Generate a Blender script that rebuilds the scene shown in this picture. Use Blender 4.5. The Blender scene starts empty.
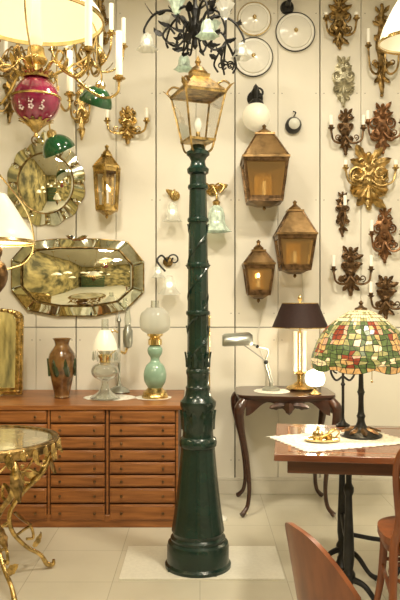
import bpy, bmesh, math, random
from mathutils import Vector, Matrix
random.seed(4)
pi=math.pi
F=700.0; H=1.45; W=5.25; ZC=3.85
sc=bpy.context.scene
sc.view_settings.view_transform='Standard'

# ---------------------------------------------------------------- materials
MATS={}
def mat(name,col,rough=.5,metal=0,var=.15,scale=8,bump=0,bscale=40,emis=None,es=0,coat=0,stretch=None,col2=None,spec=.5):
    m=bpy.data.materials.new(name); m.use_nodes=True
    nt=m.node_tree; b=nt.nodes['Principled BSDF']
    b.inputs['Roughness'].default_value=rough
    b.inputs['Metallic'].default_value=metal
    b.inputs['Specular IOR Level'].default_value=spec
    if coat:
        b.inputs['Coat Weight'].default_value=coat; b.inputs['Coat Roughness'].default_value=.08
    tc=nt.nodes.new('ShaderNodeTexCoord'); mp=nt.nodes.new('ShaderNodeMapping')
    nt.links.new(tc.outputs['Object'],mp.inputs['Vector'])
    if stretch: mp.inputs['Scale'].default_value=stretch
    nz=nt.nodes.new('ShaderNodeTexNoise'); nz.inputs['Scale'].default_value=scale; nz.inputs['Detail'].default_value=5
    nt.links.new(mp.outputs[0],nz.inputs['Vector'])
    cr=nt.nodes.new('ShaderNodeValToRGB')
    c2=col2 if col2 else [min(1,c*(1+var)) for c in col]
    cr.color_ramp.elements[0].position=.35; cr.color_ramp.elements[1].position=.65
    cr.color_ramp.elements[0].color=[c*(1-var) for c in col]+[1] if not col2 else list(col)+[1]
    cr.color_ramp.elements[1].color=list(c2)+[1]
    nt.links.new(nz.outputs['Fac'],cr.inputs['Fac']); nt.links.new(cr.outputs['Color'],b.inputs['Base Color'])
    if bump:
        n2=nt.nodes.new('ShaderNodeTexNoise'); n2.inputs['Scale'].default_value=bscale; n2.inputs['Detail'].default_value=3
        nt.links.new(tc.outputs['Object'],n2.inputs['Vector'])
        bp=nt.nodes.new('ShaderNodeBump'); bp.inputs['Strength'].default_value=bump; bp.inputs['Distance'].default_value=.01
        nt.links.new(n2.outputs['Fac'],bp.inputs['Height']); nt.links.new(bp.outputs[0],b.inputs['Normal'])
    if emis:
        b.inputs['Emission Color'].default_value=list(emis)+[1]; b.inputs['Emission Strength'].default_value=es
    MATS[name]=m; return m
def glass(name,tint=(1,1,1),gloss=.25,rough=.03,diff=0,dcol=(.8,.8,.8)):
    m=bpy.data.materials.new(name); m.use_nodes=True; nt=m.node_tree
    nt.nodes.remove(nt.nodes['Principled BSDF']); out=nt.nodes['Material Output']
    tr=nt.nodes.new('ShaderNodeBsdfTransparent'); tr.inputs[0].default_value=list(tint)+[1]
    gl=nt.nodes.new('ShaderNodeBsdfGlossy'); gl.inputs['Roughness'].default_value=rough
    lw=nt.nodes.new('ShaderNodeLayerWeight'); lw.inputs[0].default_value=gloss
    mx=nt.nodes.new('ShaderNodeMixShader')
    nt.links.new(lw.outputs['Facing'],mx.inputs[0]); nt.links.new(tr.outputs[0],mx.inputs[1]); nt.links.new(gl.outputs[0],mx.inputs[2])
    last=mx
    if diff:
        df=nt.nodes.new('ShaderNodeBsdfDiffuse'); df.inputs[0].default_value=list(dcol)+[1]
        tl=nt.nodes.new('ShaderNodeBsdfTranslucent'); tl.inputs[0].default_value=list(dcol)+[1]
        a=nt.nodes.new('ShaderNodeMixShader'); a.inputs[0].default_value=.5
        nt.links.new(df.outputs[0],a.inputs[1]); nt.links.new(tl.outputs[0],a.inputs[2])
        m2=nt.nodes.new('ShaderNodeMixShader'); m2.inputs[0].default_value=diff
        nt.links.new(mx.outputs[0],m2.inputs[1]); nt.links.new(a.outputs[0],m2.inputs[2]); last=m2
    nt.links.new(last.outputs[0],out.inputs[0]); MATS[name]=m
mat('wall_paint',(.77,.74,.65),.5,var=.03,scale=2,bump=.05,bscale=60)
mat('trim_paint',(.66,.63,.54),.5,var=.04)
mat('seam_shadow',(.2,.18,.14),.8,var=.1)
mat('ceil_paint',(.55,.52,.44),.8,var=.03)
mat('tan_wall',(.08,.07,.025),.7,0,scale=2.2,col2=(.55,.44,.18))
mat('gold',(.56,.4,.16),.26,1,var=.5,scale=30,bump=.25,bscale=120)
mat('gilt',(.48,.34,.14),.32,1,var=.5,scale=30,bump=.3,bscale=120)
mat('brass',(.8,.62,.32),.18,1,var=.15,scale=20)
mat('oldgold',(.31,.21,.085),.34,1,var=.6,scale=30,bump=.3,bscale=120)
mat('bronze',(.15,.09,.045),.35,.85,var=.5,scale=30,bump=.2,bscale=100)
mat('darkred',(.22,.11,.05),.35,.7,var=.5,scale=30)
mat('copper',(.29,.185,.085),.32,.95,var=.5,scale=9,bump=.1)
mat('silvergold',(.45,.42,.3),.4,.85,var=.4,scale=30,bump=.3,bscale=100)
mat('iron',(.022,.022,.022),.42,.5,var=.3,scale=20)
mat('steel',(.42,.44,.41),.3,.9,var=.1)
mat('green_paint',(.0045,.023,.017),.25,0,var=.25,scale=10,bump=.14,bscale=45,coat=.2)
mat('chest_wood',(.2,.068,.015),.4,0,scale=4,stretch=(1.2,6,14),col2=(.34,.13,.034),coat=.1)
mat('chest_dark',(.06,.02,.007),.5,0,scale=4,stretch=(1,6,12),col2=(.1,.036,.012))
mat('console_wood',(.03,.011,.007),.28,0,scale=6,stretch=(1,6,6),col2=(.06,.022,.012),coat=.4)
mat('table_wood',(.12,.034,.013),.22,0,scale=4,stretch=(1,9,4),col2=(.21,.07,.028),coat=.45)
mat('chair_wood',(.13,.033,.008),.36,0,scale=5,stretch=(4,4,1),col2=(.22,.065,.017),coat=.15)
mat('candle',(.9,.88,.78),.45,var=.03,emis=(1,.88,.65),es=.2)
mat('bulb',(1,.9,.7),.3,emis=(1,.82,.55),es=12)
mat('bulbsoft',(1,.95,.85),.3,emis=(1,.9,.65),es=4)
mat('opal_lit',(.9,.86,.72),.25,var=.03,emis=(1,.85,.53),es=.62)
mat('opal_dim',(.84,.82,.7),.25,var=.04,emis=(1,.88,.6),es=.26)
mat('opal',(.8,.82,.76),.15,var=.03,coat=.4)
mat('plate_white',(.82,.81,.75),.2,var=.03,coat=.3)
mat('purple',(.24,.008,.06),.1,0,var=.3,scale=20,coat=1)
mat('enamel_pink',(.85,.65,.68),.3,var=.3,scale=60)
mat('green_glass',(.004,.055,.018),.12,0,var=.2,coat=.8,emis=(.05,.4,.12),es=.02)
mat('mint',(.25,.4,.3),.2,0,var=.15,coat=.5)
mat('mintglass',(.54,.66,.55),.2,0,var=.3,scale=30,coat=.4,emis=(.65,.85,.65),es=.1)
mat('vase',(.07,.026,.008),.15,0,scale=14,col2=(.25,.13,.045),coat=.8)
mat('vase_leaf',(.03,.05,.02),.2,0,coat=.5)
mat('brown_shade',(.03,.011,.01),.7,var=.1,scale=60)
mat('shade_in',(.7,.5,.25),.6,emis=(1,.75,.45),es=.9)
mat('lace',(.88,.87,.8),.8,scale=70,col2=(.64,.62,.54),bump=.5,bscale=150)
mat('mat_floor',(.72,.7,.61),.45,var=.04,scale=60,bump=.15,bscale=120)
mat('lead',(.03,.03,.025),.4,.7)
mat('t_cream',(.68,.56,.33),.25,scale=60,var=.3,emis=(1,.76,.42),es=.5)
mat('t_amber',(.45,.27,.1),.25,scale=60,var=.4,emis=(1,.55,.2),es=.32)
mat('t_green',(.07,.1,.035),.25,scale=60,var=.5,emis=(.22,.3,.08),es=.28)
mat('t_lime',(.28,.26,.1),.25,scale=60,var=.4,emis=(.6,.52,.2),es=.34)
mat('t_red',(.2,.04,.02),.25,scale=60,var=.4,emis=(.5,.1,.04),es=.28)
mat('t_pink',(.46,.27,.17),.25,scale=60,var=.3,emis=(.85,.46,.26),es=.34)
mat('marble',(.3,.27,.17),.06,0,scale=5,col2=(.5,.45,.3),coat=.6)
mat('dark_rim',(.05,.045,.04),.3,.4)
mat('cab_green',(.05,.09,.035),.5,var=.3)
mat('mirror',(.86,.87,.75),.015,1,var=.01)
mat('mirror_bevel',(.78,.81,.7),.06,1,var=.12,scale=30)
mat('cable',(.7,.68,.6),.5,var=.05)
glass('glass'); glass('glass_amber',(.9,.7,.38),.35,.12,.34,(.7,.47,.2))
glass('glass_clear2',(.9,.93,.9),.5,.03,.08)
glass('frost',(.9,.91,.87),.4,.15,.6,(.86,.87,.82))
# floor
m=bpy.data.materials.new('floor_tiles'); m.use_nodes=True; nt=m.node_tree; b=nt.nodes['Principled BSDF']
tc=nt.nodes.new('ShaderNodeTexCoord'); br=nt.nodes.new('ShaderNodeTexBrick'); br.offset=0; br.squash=1
br.inputs['Scale'].default_value=1; br.inputs['Brick Width'].default_value=.45; br.inputs['Row Height'].default_value=.45
br.inputs['Mortar Size'].default_value=.0022
br.inputs['Color1'].default_value=(.57,.54,.44,1); br.inputs['Color2'].default_value=(.6,.565,.46,1); br.inputs['Mortar'].default_value=(.42,.39,.31,1)
nz=nt.nodes.new('ShaderNodeTexNoise'); nz.inputs['Scale'].default_value=3; nz.inputs['Detail'].default_value=6
mx=nt.nodes.new('ShaderNodeMix'); mx.data_type='RGBA'; mx.blend_type='SOFT_LIGHT'; mx.inputs[0].default_value=.3
nt.links.new(tc.outputs['Object'],br.inputs[0]); nt.links.new(tc.outputs['Object'],nz.inputs[0])
nt.links.new(br.outputs['Color'],mx.inputs[6]); nt.links.new(nz.outputs['Fac'],mx.inputs[7])
nt.links.new(mx.outputs[2],b.inputs['Base Color']); b.inputs['Roughness'].default_value=.26
MATS['floor_tiles']=m

# ---------------------------------------------------------------- builder
def cat(pts,n=6):
    P=[Vector(p) for p in pts]
    if len(P)<3: return P
    out=[]
    Q=[P[0]*2-P[1]]+P+[P[-1]*2-P[-2]]
    for i in range(1,len(Q)-2):
        for k in range(n):
            t=k/n; a,b_,c,d=Q[i-1],Q[i],Q[i+1],Q[i+2]
            out.append(.5*((2*b_)+(c-a)*t+(2*a-5*b_+4*c-d)*t*t+(3*b_-a-3*c+d)*t*t*t))
    out.append(P[-1]); return out
class O:
    def __init__(s,name,px=None,py=None,d=W,unit=None,loc=None,rotz=0,bevel=0):
        s.name=name; s.s=unit if unit else d/F
        s.loc=Vector(loc) if loc else Vector(((px-200)*d/F,d,H-(py-300)*d/F))
        s.parts={}; s.M=Matrix.Identity(4); s.rotz=rotz; s.bevel=bevel
        s.cur=None
    def part(s,n):
        if n not in s.parts: s.parts[n]={'v':[],'f':[],'m':[],'mats':[]}
        s.cur=s.parts[n]; return s
    def add(s,vs,fs,mn):
        if s.cur is None: s.part('body')
        c=s.cur; o=len(c['v'])
        if mn not in c['mats']: c['mats'].append(mn)
        mi=c['mats'].index(mn)
        for v in vs: c['v'].append((s.M@Vector(v))*s.s)
        for f in fs: c['f'].append([i+o for i in f]); c['m'].append(mi)
    def lathe(s,prof,m,c=(0,0,0),seg=20,smooth=0,fl=0,amp=0,R=None,cap=True,a0=0,a1=2*pi,sy=1):
        if smooth: prof=[(max(p[0],0),p[1]) for p in cat([(a,b_,0) for a,b_ in prof],smooth)]
        vs=[];fs=[]; full=abs(a1-a0-2*pi)<1e-6; n=seg if full else seg+1
        for (r,z) in prof:
            for k in range(n):
                a=a0+(a1-a0)*k/seg; rr=r*(1+(amp*math.cos(fl*a) if fl else 0))
                v=Vector((rr*math.cos(a),rr*math.sin(a)*sy,z))
                if R is not None: v=R@v
                vs.append(v+Vector(c))
        for i in range(len(prof)-1):
            for k in range(seg):
                k2=(k+1)%n
                if not full and k+1>=n: continue
                fs.append([i*n+k,i*n+k2,(i+1)*n+k2,(i+1)*n+k])
        if cap and full:
            if prof[0][0]>1e-4: fs.append(list(range(n))[::-1])
            if prof[-1][0]>1e-4: fs.append([(len(prof)-1)*n+k for k in range(n)])
        s.add(vs,fs,m)
    def tube(s,pts,r,m,seg=8,n=6,raw=False):
        P=[Vector(p) for p in pts] if raw else cat(pts,n)
        if not hasattr(r,'__len__'): rs=[r]*len(P)
        else:
            rs=[]
            for i in range(len(P)):
                t=i/(len(P)-1)*(len(r)-1); k=min(int(t),len(r)-2); rs.append(r[k]+(r[k+1]-r[k])*(t-k))
        vs=[];fs=[]; T=(P[1]-P[0]).normalized()
        N=T.orthogonal().normalized()
        for i,p in enumerate(P):
            T2=(P[min(i+1,len(P)-1)]-P[max(i-1,0)])
            if T2.length>1e-9: T2.normalize()
            else: T2=T
            N=(T.rotation_difference(T2)@N).normalized(); T=T2; B=T.cross(N)
            for k in range(seg):
                a=2*pi*k/seg; vs.append(p+(N*math.cos(a)+B*math.sin(a))*rs[i])
        for i in range(len(P)-1):
            for k in range(seg):
                fs.append([i*seg+k,i*seg+(k+1)%seg,(i+1)*seg+(k+1)%seg,(i+1)*seg+k])
        fs.append(list(range(seg))[::-1]); fs.append([(len(P)-1)*seg+k for k in range(seg)])
        s.add(vs,fs,m)
    def box(s,c,sz,m):
        x,y,z=c; a,b_,d=[q/2 for q in sz]
        vs=[(x+i*a,y+j*b_,z+k*d) for i in(-1,1) for j in(-1,1) for k in(-1,1)]
        s.add(vs,[[0,1,3,2],[4,6,7,5],[0,4,5,1],[2,3,7,6],[0,2,6,4],[1,5,7,3]],m)
    def plate(s,out,y0,y1,m,inset=0,yb=None):
        n=len(out); cx=sum(p[0] for p in out)/n; cz=sum(p[1] for p in out)/n
        yb=y1 if yb is None else yb
        k=1-inset
        vs=[(p[0],y0,p[1]) for p in out]+[(p[0],yb,p[1]) for p in out]+[(cx+(p[0]-cx)*k,y1,cz+(p[1]-cz)*k) for p in out]
        fs=[[i,(i+1)%n,n+(i+1)%n,n+i] for i in range(n)]+[[n+i,n+(i+1)%n,2*n+(i+1)%n,2*n+i] for i in range(n)]
        fs+= [list(range(n)),[2*n+i for i in range(n)][::-1]]
        s.add(vs,fs,m)
    def slab(s,out,z0,z1,m):
        n=len(out)
        vs=[(p[0],p[1],z0) for p in out]+[(p[0],p[1],z1) for p in out]
        fs=[[i,(i+1)%n,n+(i+1)%n,n+i] for i in range(n)]+[list(range(n))[::-1],[n+i for i in range(n)]]
        s.add(vs,fs,m)
    def frust(s,c,z0,w0,z1,w1,m,rot=0,n=4,caps=(0,0)):
        R=math.sqrt(2)/2 if n==4 else .5
        vs=[]
        for z,w in((z0,w0),(z1,w1)):
            for k in range(n):
                a=rot+pi/n+2*pi*k/n; vs.append((c[0]+w*R*math.cos(a),c[1]+w*R*math.sin(a),c[2]+z))
        fs=[[k,(k+1)%n,n+(k+1)%n,n+k] for k in range(n)]
        if caps[0]: fs.append(list(range(n))[::-1])
        if caps[1]: fs.append([n+k for k in range(n)])
        s.add(vs,fs,m); return vs
    def sph(s,c,r,m,sc_=(1,1,1),seg=16):
        pr=[(r*math.sin(pi*i/10)*sc_[0],-r*math.cos(pi*i/10)*sc_[2]) for i in range(11)]
        s.lathe(pr,m,c,seg,cap=False)
    def leaf(s,p,d,L,w,m,up=(0,-1,0),curl=.5):
        p=Vector(p); d=Vector(d).normalized(); u=Vector(up).normalized(); sd=d.cross(u)
        if sd.length<1e-3: sd=Vector((1,0,0))
        sd.normalize(); vs=[];fs=[]; N=7
        for i in range(N):
            t=i/(N-1); ww=w*math.sin(pi*min(1,.12+t*.88))**.8*(1+.25*(i%2))
            q=p+d*L*(t-.25*curl*t*t)+u*(L*curl*t*t*.6)
            vs+= [q-sd*ww/2, q+u*(w*.25+.05*w), q+sd*ww/2]
            vs+= [q-u*.02*w]
        for i in range(N-1):
            a=i*4;b_=a+4
            fs+=[[a,a+1,b_+1,b_],[a+1,a+2,b_+2,b_+1],[a+2,a+3,b_+3,b_+2],[a+3,a,b_,b_+3]]
        s.add(vs,fs,m)
    def scroll(s,c,r,a0,turns,m,th=1,sgn=1,y=0):
        pts=[]
        N=int(14*turns)+4
        for i in range(N):
            t=i/(N-1); a=a0+sgn*2*pi*turns*t; rr=r*(1-.8*t)
            pts.append((c[0]+rr*math.cos(a),y-t*r*.2,c[1]+rr*math.sin(a)))
        s.tube(pts,[th,th,th*.8,th*1.2],m,seg=6,raw=True)
    def candle(s,c,m,h=12,r=1.5,cup=3.2,lit=False,cm='candle'):
        x,y,z=c
        s.lathe([(.3,-2),(cup*.5,-1.5),(cup*.35,-.5),(cup,1),(cup*1.05,1.6),(cup*.6,1.6),(r*1.2,2.2),(r*1.3,4.2),(r,4.2)],m,c,12)
        s.lathe([(r,4),(r,4+h),(r*.3,4.3+h)],cm,c,10)
        if lit: s.sph((x,y,z+5.8+h),1.5,'bulb',(1,1,1.9),8)
    def done(s):
        root=None; ps=[(n,p) for n,p in s.parts.items() if p['v']]
        multi=len(ps)>1
        if multi:
            root=bpy.data.objects.new(s.name,None); sc.collection.objects.link(root)
            root.location=s.loc; root.rotation_euler[2]=s.rotz; root.empty_display_size=.05
        for n,p in ps:
            me=bpy.data.meshes.new(s.name+'_'+n if multi else s.name)
            me.from_pydata([tuple(v) for v in p['v']],[],p['f'])
            for q in p['mats']: me.materials.append(MATS[q])
            me.polygons.foreach_set('material_index',p['m'])
            me.polygons.foreach_set('use_smooth',[True]*len(p['f']))
            me.update(); me.validate()
            bm=bmesh.new(); bm.from_mesh(me); bmesh.ops.recalc_face_normals(bm,faces=bm.faces); bm.to_mesh(me); bm.free()
            try: me.set_sharp_from_angle(angle=math.radians(38))
            except Exception: pass
            ob=bpy.data.objects.new(n if multi else s.name,me); sc.collection.objects.link(ob)
            if multi: ob.parent=root
            else: ob.location=s.loc; ob.rotation_euler[2]=s.rotz; root=ob
            if s.bevel:
                md=ob.modifiers.new('bev','BEVEL'); md.width=s.bevel; md.segments=2; md.limit_method='ANGLE'
        return root
RX=lambda a: Matrix.Rotation(a,4,'X')
RY=lambda a: Matrix.Rotation(a,4,'Y')
RZ=lambda a: Matrix.Rotation(a,4,'Z')
def light(name,kind,loc,e,col,size=.05,rot=None):
    l=bpy.data.lights.new(name,kind); l.energy=e; l.color=col
    if kind=='AREA': l.shape='DISK'; l.size=size
    else: l.shadow_soft_size=size
    o=bpy.data.objects.new(name,l); o.location=loc
    if rot: o.rotation_euler=rot
    sc.collection.objects.link(o); return o

# ---------------------------------------------------------------- room
XL,XR,YB=-2.5,2.5,-2.2
o=O('floor',unit=1,loc=(0,0,0)); o.box((0,(W+YB)/2,-.05),(XR-XL,W-YB+.2,.1),'floor_tiles'); o.done()
o=O('ceiling',unit=1,loc=(0,0,0)); o.box((0,(W+YB)/2,ZC+.05),(XR-XL,W-YB+.2,.1),'ceil_paint'); o.done()
o=O('wall_back',unit=1,loc=(0,0,0),bevel=.0025)
seams=[XL]+[(p-200)*W/F for p in(-87,-46,-5,36,76,116,156,196,235,278,320,361,402,443,484)]+[XR]
zs=1.245
for i,(a,b_) in enumerate(zip(seams[:-1],seams[1:])):
    if b_-a<.01: continue
    wide_l = i%2==1
    la=.0042 if wide_l else .0016; lb=.0016 if wide_l else .0042
    for z0,z1 in((0,zs),(zs,ZC)):
        o.part('planks').box(((a+la+b_-lb)/2,W+.02,(z0+z1)/2),(b_-a-la-lb,.04,z1-z0-.006),'wall_paint')
o.part('backing').box((0,W+.07,ZC/2),(XR-XL,.07,ZC),'seam_shadow')
rows_=[.25,1.15,1.35,2.2,3.0,3.6]
for x in seams[1:-1]:
    for z in rows_:
        for dx in(-.03,.03): o.part('screws').lathe([(.0045,0),(.0035,.0015),(0,.002)],'seam_shadow',(x+dx,W,z),8,R=RX(pi/2))
o.done()
o=O('wall_left',unit=1,loc=(0,0,0)); o.box((XL-.05,(W+YB)/2,ZC/2),(.1,W-YB,ZC),'tan_wall'); o.done()
o=O('wall_right',unit=1,loc=(0,0,0)); o.box((XR+.05,(W+YB)/2,ZC/2),(.1,W-YB,ZC),'trim_paint'); o.done()
o=O('wall_front',unit=1,loc=(0,0,0)); o.box((0,YB-.05,ZC/2),(XR-XL,.1,ZC),'tan_wall'); o.done()
o=O('baseboard_back',unit=1,loc=(0,0,0),bevel=.004); o.box((0,W-.012,.05),(XR-XL,.024,.1),'trim_paint'); o.box((0,W-.008,.11),(XR-XL,.016,.02),'trim_paint'); o.done()
o=O('floor_mat',unit=1,loc=(.01,3.86,0),bevel=.002); o.box((0,0,.005),(.86,.48,.01),'mat_floor'); o.done()

# ---------------------------------------------------------------- street lamp
D=3.8
o=O('street_lamp',loc=((198-200)*D/F,D,.0105),d=D,unit=D/F)
o.part('base').lathe([(33,0),(33,3),(31,5),(31,20),(30,24),(27,26),(27.5,29),(25,31),(25,33),(26,35)],'green_paint',seg=40)
o.lathe([(26,35),(24.5,45),(22,62),(19.5,85),(17.5,105),(16.5,118)],'green_paint',seg=48,smooth=3,fl=12,amp=.02)
for k in range(4):
    a=k*pi/2+.5; o.box((29*math.cos(a),29*math.sin(a),2),(8,8,4),'green_paint')
o.part('post')
o.lathe([(16.5,118),(18.5,120),(19,123),(18,127),(15.5,129),(15,134),(16,138),(15.5,150),(16.5,156),(18,160),(18,164),(15,167),(13,170),(12,176),(12.5,178),(11,180),(11,190),(12,192),(12,195),(10.5,197)],'green_paint',seg=32)
o.lathe([(10.4,197),(10.2,240),(9.5,300),(8.6,360),(7.8,390)],'green_paint',seg=40,fl=10,amp=.035)
for k in range(10):
    a=2*pi*k/10; o.leaf((14.5*math.cos(a),14.5*math.sin(a),136),(0,0,1),20,8,'green_paint',up=(math.cos(a),math.sin(a),0),curl=.12)
    o.leaf((10.5*math.cos(a),10.5*math.sin(a),198),(0,0,1),16,6,'green_paint',up=(math.cos(a),math.sin(a),0),curl=.15)
for z,r in((252,11.6),(300,11),(345,10.2),(378,9.8)):
    o.lathe([(r-2,z-3),(r,z-2),(r+.6,z),(r,z+2),(r-2,z+3)],'green_paint',seg=28)
for ph in(0,pi):
    pts=[]
    for i in range(60):
        t=i/59; a=ph+t*2*pi*2.2; r=10.6-1.6*t; pts.append((r*math.cos(a),r*math.sin(a),200+150*t))
    o.tube(pts,1.1,'green_paint',seg=6,raw=True)
    for i in range(3,58,5):
        p=Vector(pts[i]); n_=Vector((p.x,p.y,0)).normalized(); o.leaf(p,(0,0,1) if i%2 else (-n_.y,n_.x,.6),7,4,'green_paint',up=n_,curl=.2)
o.lathe([(7.8,390),(10.5,392),(11,396),(8,399),(7,404),(9,408),(11.5,410),(11.5,413),(8,415),(6,420)],'green_paint',seg=28)
o.part('lantern')
rot=.38; zb,zt=424,470
for k in range(4):
    a=rot+pi/4+k*pi/2
    R0,R1=17.5*1.414*.72,29*1.414*.72
    c0=(R0*math.cos(a),R0*math.sin(a),zb); c1=(R1*math.cos(a),R1*math.sin(a),zt)
    o.tube([c0,c1],1.1,'gilt',seg=6,raw=True)
    o.tube([(5*math.cos(a),5*math.sin(a),412),(14*math.cos(a),14*math.sin(a),414),c0],1.1,'gilt',seg=6)
    o.leaf(c1,(math.cos(a),math.sin(a),1.5),11,5,'gilt',up=(math.cos(a),math.sin(a),0))
    o.sph((c1[0],c1[1],c1[2]+1),2.0,'gilt',seg=8)
    o.tube([c1,(c1[0]*1.15,c1[1]*1.15,zt+6),(c1[0]*.95,c1[1]*.95,zt+11),(c1[0]*.7,c1[1]*.7,zt+9)],1.1,'oldgold',seg=6)
w0,w1=17.5*1.414*.72*1.414,29*1.414*.72*1.414
for z,w in((zb,w0),(zt,w1)):
    o.frust((0,0,z),-1.2,w+2,1.2,w+2.6,'gilt',rot); o.frust((0,0,z),-1.2,w-1,1.2,w-.5,'gilt',rot)
    for q in(-1.2,1.2):
        vs=[]
        for ww in(w+2.3,w-.8):
            for k in range(4):
                a=rot+pi/4+k*pi/2; vs.append((ww*.7071*math.cos(a),ww*.7071*math.sin(a),z+q))
        o.add(vs,[[k,(k+1)%4,4+(k+1)%4,4+k] for k in range(4)],'gilt')
o.frust((0,0,0),zb-1,w0,zb,w0*.98,'gilt',rot,caps=(1,1))
o.frust((0,0,0),zt+1.5,w1+3,zt+16,w1*.42,'oldgold',rot,caps=(1,1))
o.frust((0,0,0),zt+16,w1*.42,zt+20,w1*.46,'gilt',rot,caps=(1,1))
o.lathe([(9,zt+20),(10,zt+22),(6,zt+27),(3,zt+29),(2,zt+31),(3.4,zt+33),(2,zt+36),(0,zt+40)],'oldgold',seg=16)
o.lathe([(5,zb),(5,zb+2),(2.2,zb+3),(2.2,zb+9)],'gilt',seg=14)
o.lathe([(2,zb+9),(3.6,zb+13),(3.9,zb+17),(2.5,zb+22),(0,zb+24)],'opal',seg=14)
o.part('lantern_glass').frust((0,0,0),zb+1,w0,zt-1,w1,'glass',rot)
o.done()

# ---------------------------------------------------------------- chest of drawers
D=4.47; u=D/F
o=O('chest_of_drawers',unit=1,loc=(0,0,0),bevel=.003)
X=lambda p:(p-200)*u
Z=lambda p:H-(p-300)*u
xl,xr=X(-14),X(178)
o.part('carcass').box(((xl+xr)/2,(D+5.225)/2+.005,.39),(xr-xl,5.22-D,.7),'chest_dark')
o.box(((xl+xr)/2,(D+5.225)/2,.02),(xr-xl-.02,5.2-D,.04),'chest_dark')
o.box(((xl+xr)/2,D+.35,.04),(xr-xl+.01,.72,.08),'chest_wood')
o.part('top').box(((xl+xr)/2,(D-.02+5.22)/2,.765),(xr-xl+.05,5.22-D+.03,.03),'chest_wood')
rows=[409,423,436,449,461,474,487,503,521]
cols=[(-13,48),(50,106),(109,176)]
for a in(-14,49,107.5,177):
    o.part('stile').box((X(a),D+.0,.415),(.016,.02,.67),'chest_wood')
for ci,(a,b_) in enumerate(cols):
    for r0,r1 in zip(rows[:-1],rows[1:]):
        x0,x1=X(a)+.007,X(b_)-.007; z1,z0=Z(r0)-.006,Z(r1)+.006
        o.part('drawers').box(((x0+x1)/2,D-.001,(z0+z1)/2),(x1-x0,.03,z1-z0),'chest_wood')
        o.box(((x0+x1)/2,D-.012,(z0+z1)/2),(x1-x0-.016,.014,z1-z0-.014),'chest_wood')
        for t in(.18,.82):
            o.part('knobs').lathe([(.004,0),(.004,.008),(.009,.012),(.009,.018),(0,.021)],'bronze',(x0+(x1-x0)*t,D-.019,(z0+z1)/2),12,R=RX(pi/2))
o.done()
CT=.781
def lace(name,x,y,z,rx,ry,n=14,h=.002):
    o=O(name,unit=1,loc=(x,y,z)); out=[]
    for i in range(n*6):
        a=2*pi*i/(n*6); k=1+.05*abs(math.sin(a*n/2)); out.append((rx*k*math.cos(a),ry*k*math.sin(a)))
    o.slab(out,0,h,'lace'); o.done()
lace('lace_doily',-.62,4.8,CT,.17,.15); lace('lace_doily',-.32,4.8,CT,.12,.12)

def on(name,px,D,z,**k): return O(name,loc=((px-200)*D/F,D,z),unit=D/F,**k)
o=on('ceramic_vase',62,4.8,CT)
o.lathe([(7,0),(8,1),(7.5,3),(9,10),(12,24),(13.5,36),(12.5,44),(8.5,50),(7,53),(8,57),(9.5,59),(8,59),(6,54)],'vase',smooth=3,seg=28)
for k in range(7):
    a=k*.9; r=12.2; o.leaf((r*math.cos(a),r*math.sin(a),22),(.2*math.sin(a),-.2*math.cos(a),1),18,6,'vase_leaf',up=(math.cos(a),math.sin(a),0),curl=.05)
o.done()
o=on('glass_oil_lamp',105,4.72,CT+.0025)
o.part('foot').lathe([(14,0),(15,1),(13,3),(7,7),(4,12),(3.5,17),(5,19)],'glass_clear2',smooth=3)
o.part('font').lathe([(5,19),(11,22),(14,27),(12,33),(6,36),(4,37)],'glass_clear2',smooth=3)
o.part('burner').lathe([(4,36),(5.5,37),(5.5,40),(7,42),(7,44),(4,45)],'brass')
o.part('chimney').lathe([(4,45),(5.5,50),(4,58),(3.5,80)],'glass_clear2',cap=False,smooth=3)
o.part('shade').lathe([(12.5,49),(12,53),(11,57),(8,64),(5,69)],'opal_dim',cap=False,smooth=3)
for k in range(3):
    a=k*2.1; o.part('gallery').tube([(5*math.cos(a),5*math.sin(a),44),(12.3*math.cos(a),12.3*math.sin(a),50)],.5,'brass',seg=5,raw=True)
for k in range(12):
    a=2*pi*k/12; o.part('prisms').lathe([(0,0),(1,2),(.6,9),(0,10)],'glass_clear2',(12*math.cos(a),12*math.sin(a),38),6)
o.done()
o=on('student_oil_lamp',119,5.05,CT)
o.part('body').lathe([(10,0),(11,1),(9,4),(3,7),(1.4,12),(1.4,70),(2.5,72),(1.2,76),(0,82)],'steel')
o.tube([(0,0,42),(6,-2,40),(9,-2,48)],1.3,'brass'); o.tube([(0,0,60),(-6,-2,62),(-9,-2,54)],1,'brass')
o.lathe([(0,44),(4,46),(5,52),(5,62),(3,66),(3,68)],'steel',(9,-2,0)); o.lathe([(6,30),(7,32),(7,42),(3,46)],'frost',(-5,-3,0),smooth=2)
o.part('chimney').lathe([(3,68),(3.6,73),(2.4,80),(2.2,86)],'glass_clear2',(9,-2,0),cap=False)
o.done()
o=on('green_oil_lamp',155,4.78,CT+.0025)
o.part('base').lathe([(13,0),(13.5,2),(12,4),(12,6),(9,8),(7,10)],'gold')
o.part('body').lathe([(7,10),(10.5,16),(11.5,24),(9,32),(5,36),(4.5,40),(7,44),(7.5,49),(5,52)],'mint',smooth=3)
o.part('burner').lathe([(5,52),(7,53),(7,58),(5,60),(8,62),(8,64)],'brass')
o.part('globe').lathe([(8,64),(14,68),(15.5,76),(14,84),(9.5,88),(8,90)],'frost',cap=False,smooth=3)
o.part('chimney').lathe([(4,60),(5,75),(4,97)],'glass_clear2',cap=False)
o.done()
o=on('gilt_tabletop_mirror',-13,4.9,CT)
def arch(w,h,z0,n=14):
    out=[(-w,z0),(w,z0)]
    for i in range(n+1):
        a=pi*i/n; out.append((w*(math.copysign(abs(math.cos(a))**.5,math.cos(a))),z0+h-12+12*math.sin(a)**.7 if 0<i<n else z0+h-12))
    return out
o.M=RX(-.06)
outer=arch(36,86,1); inner=arch(29,76,8)
n=len(outer)
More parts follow.
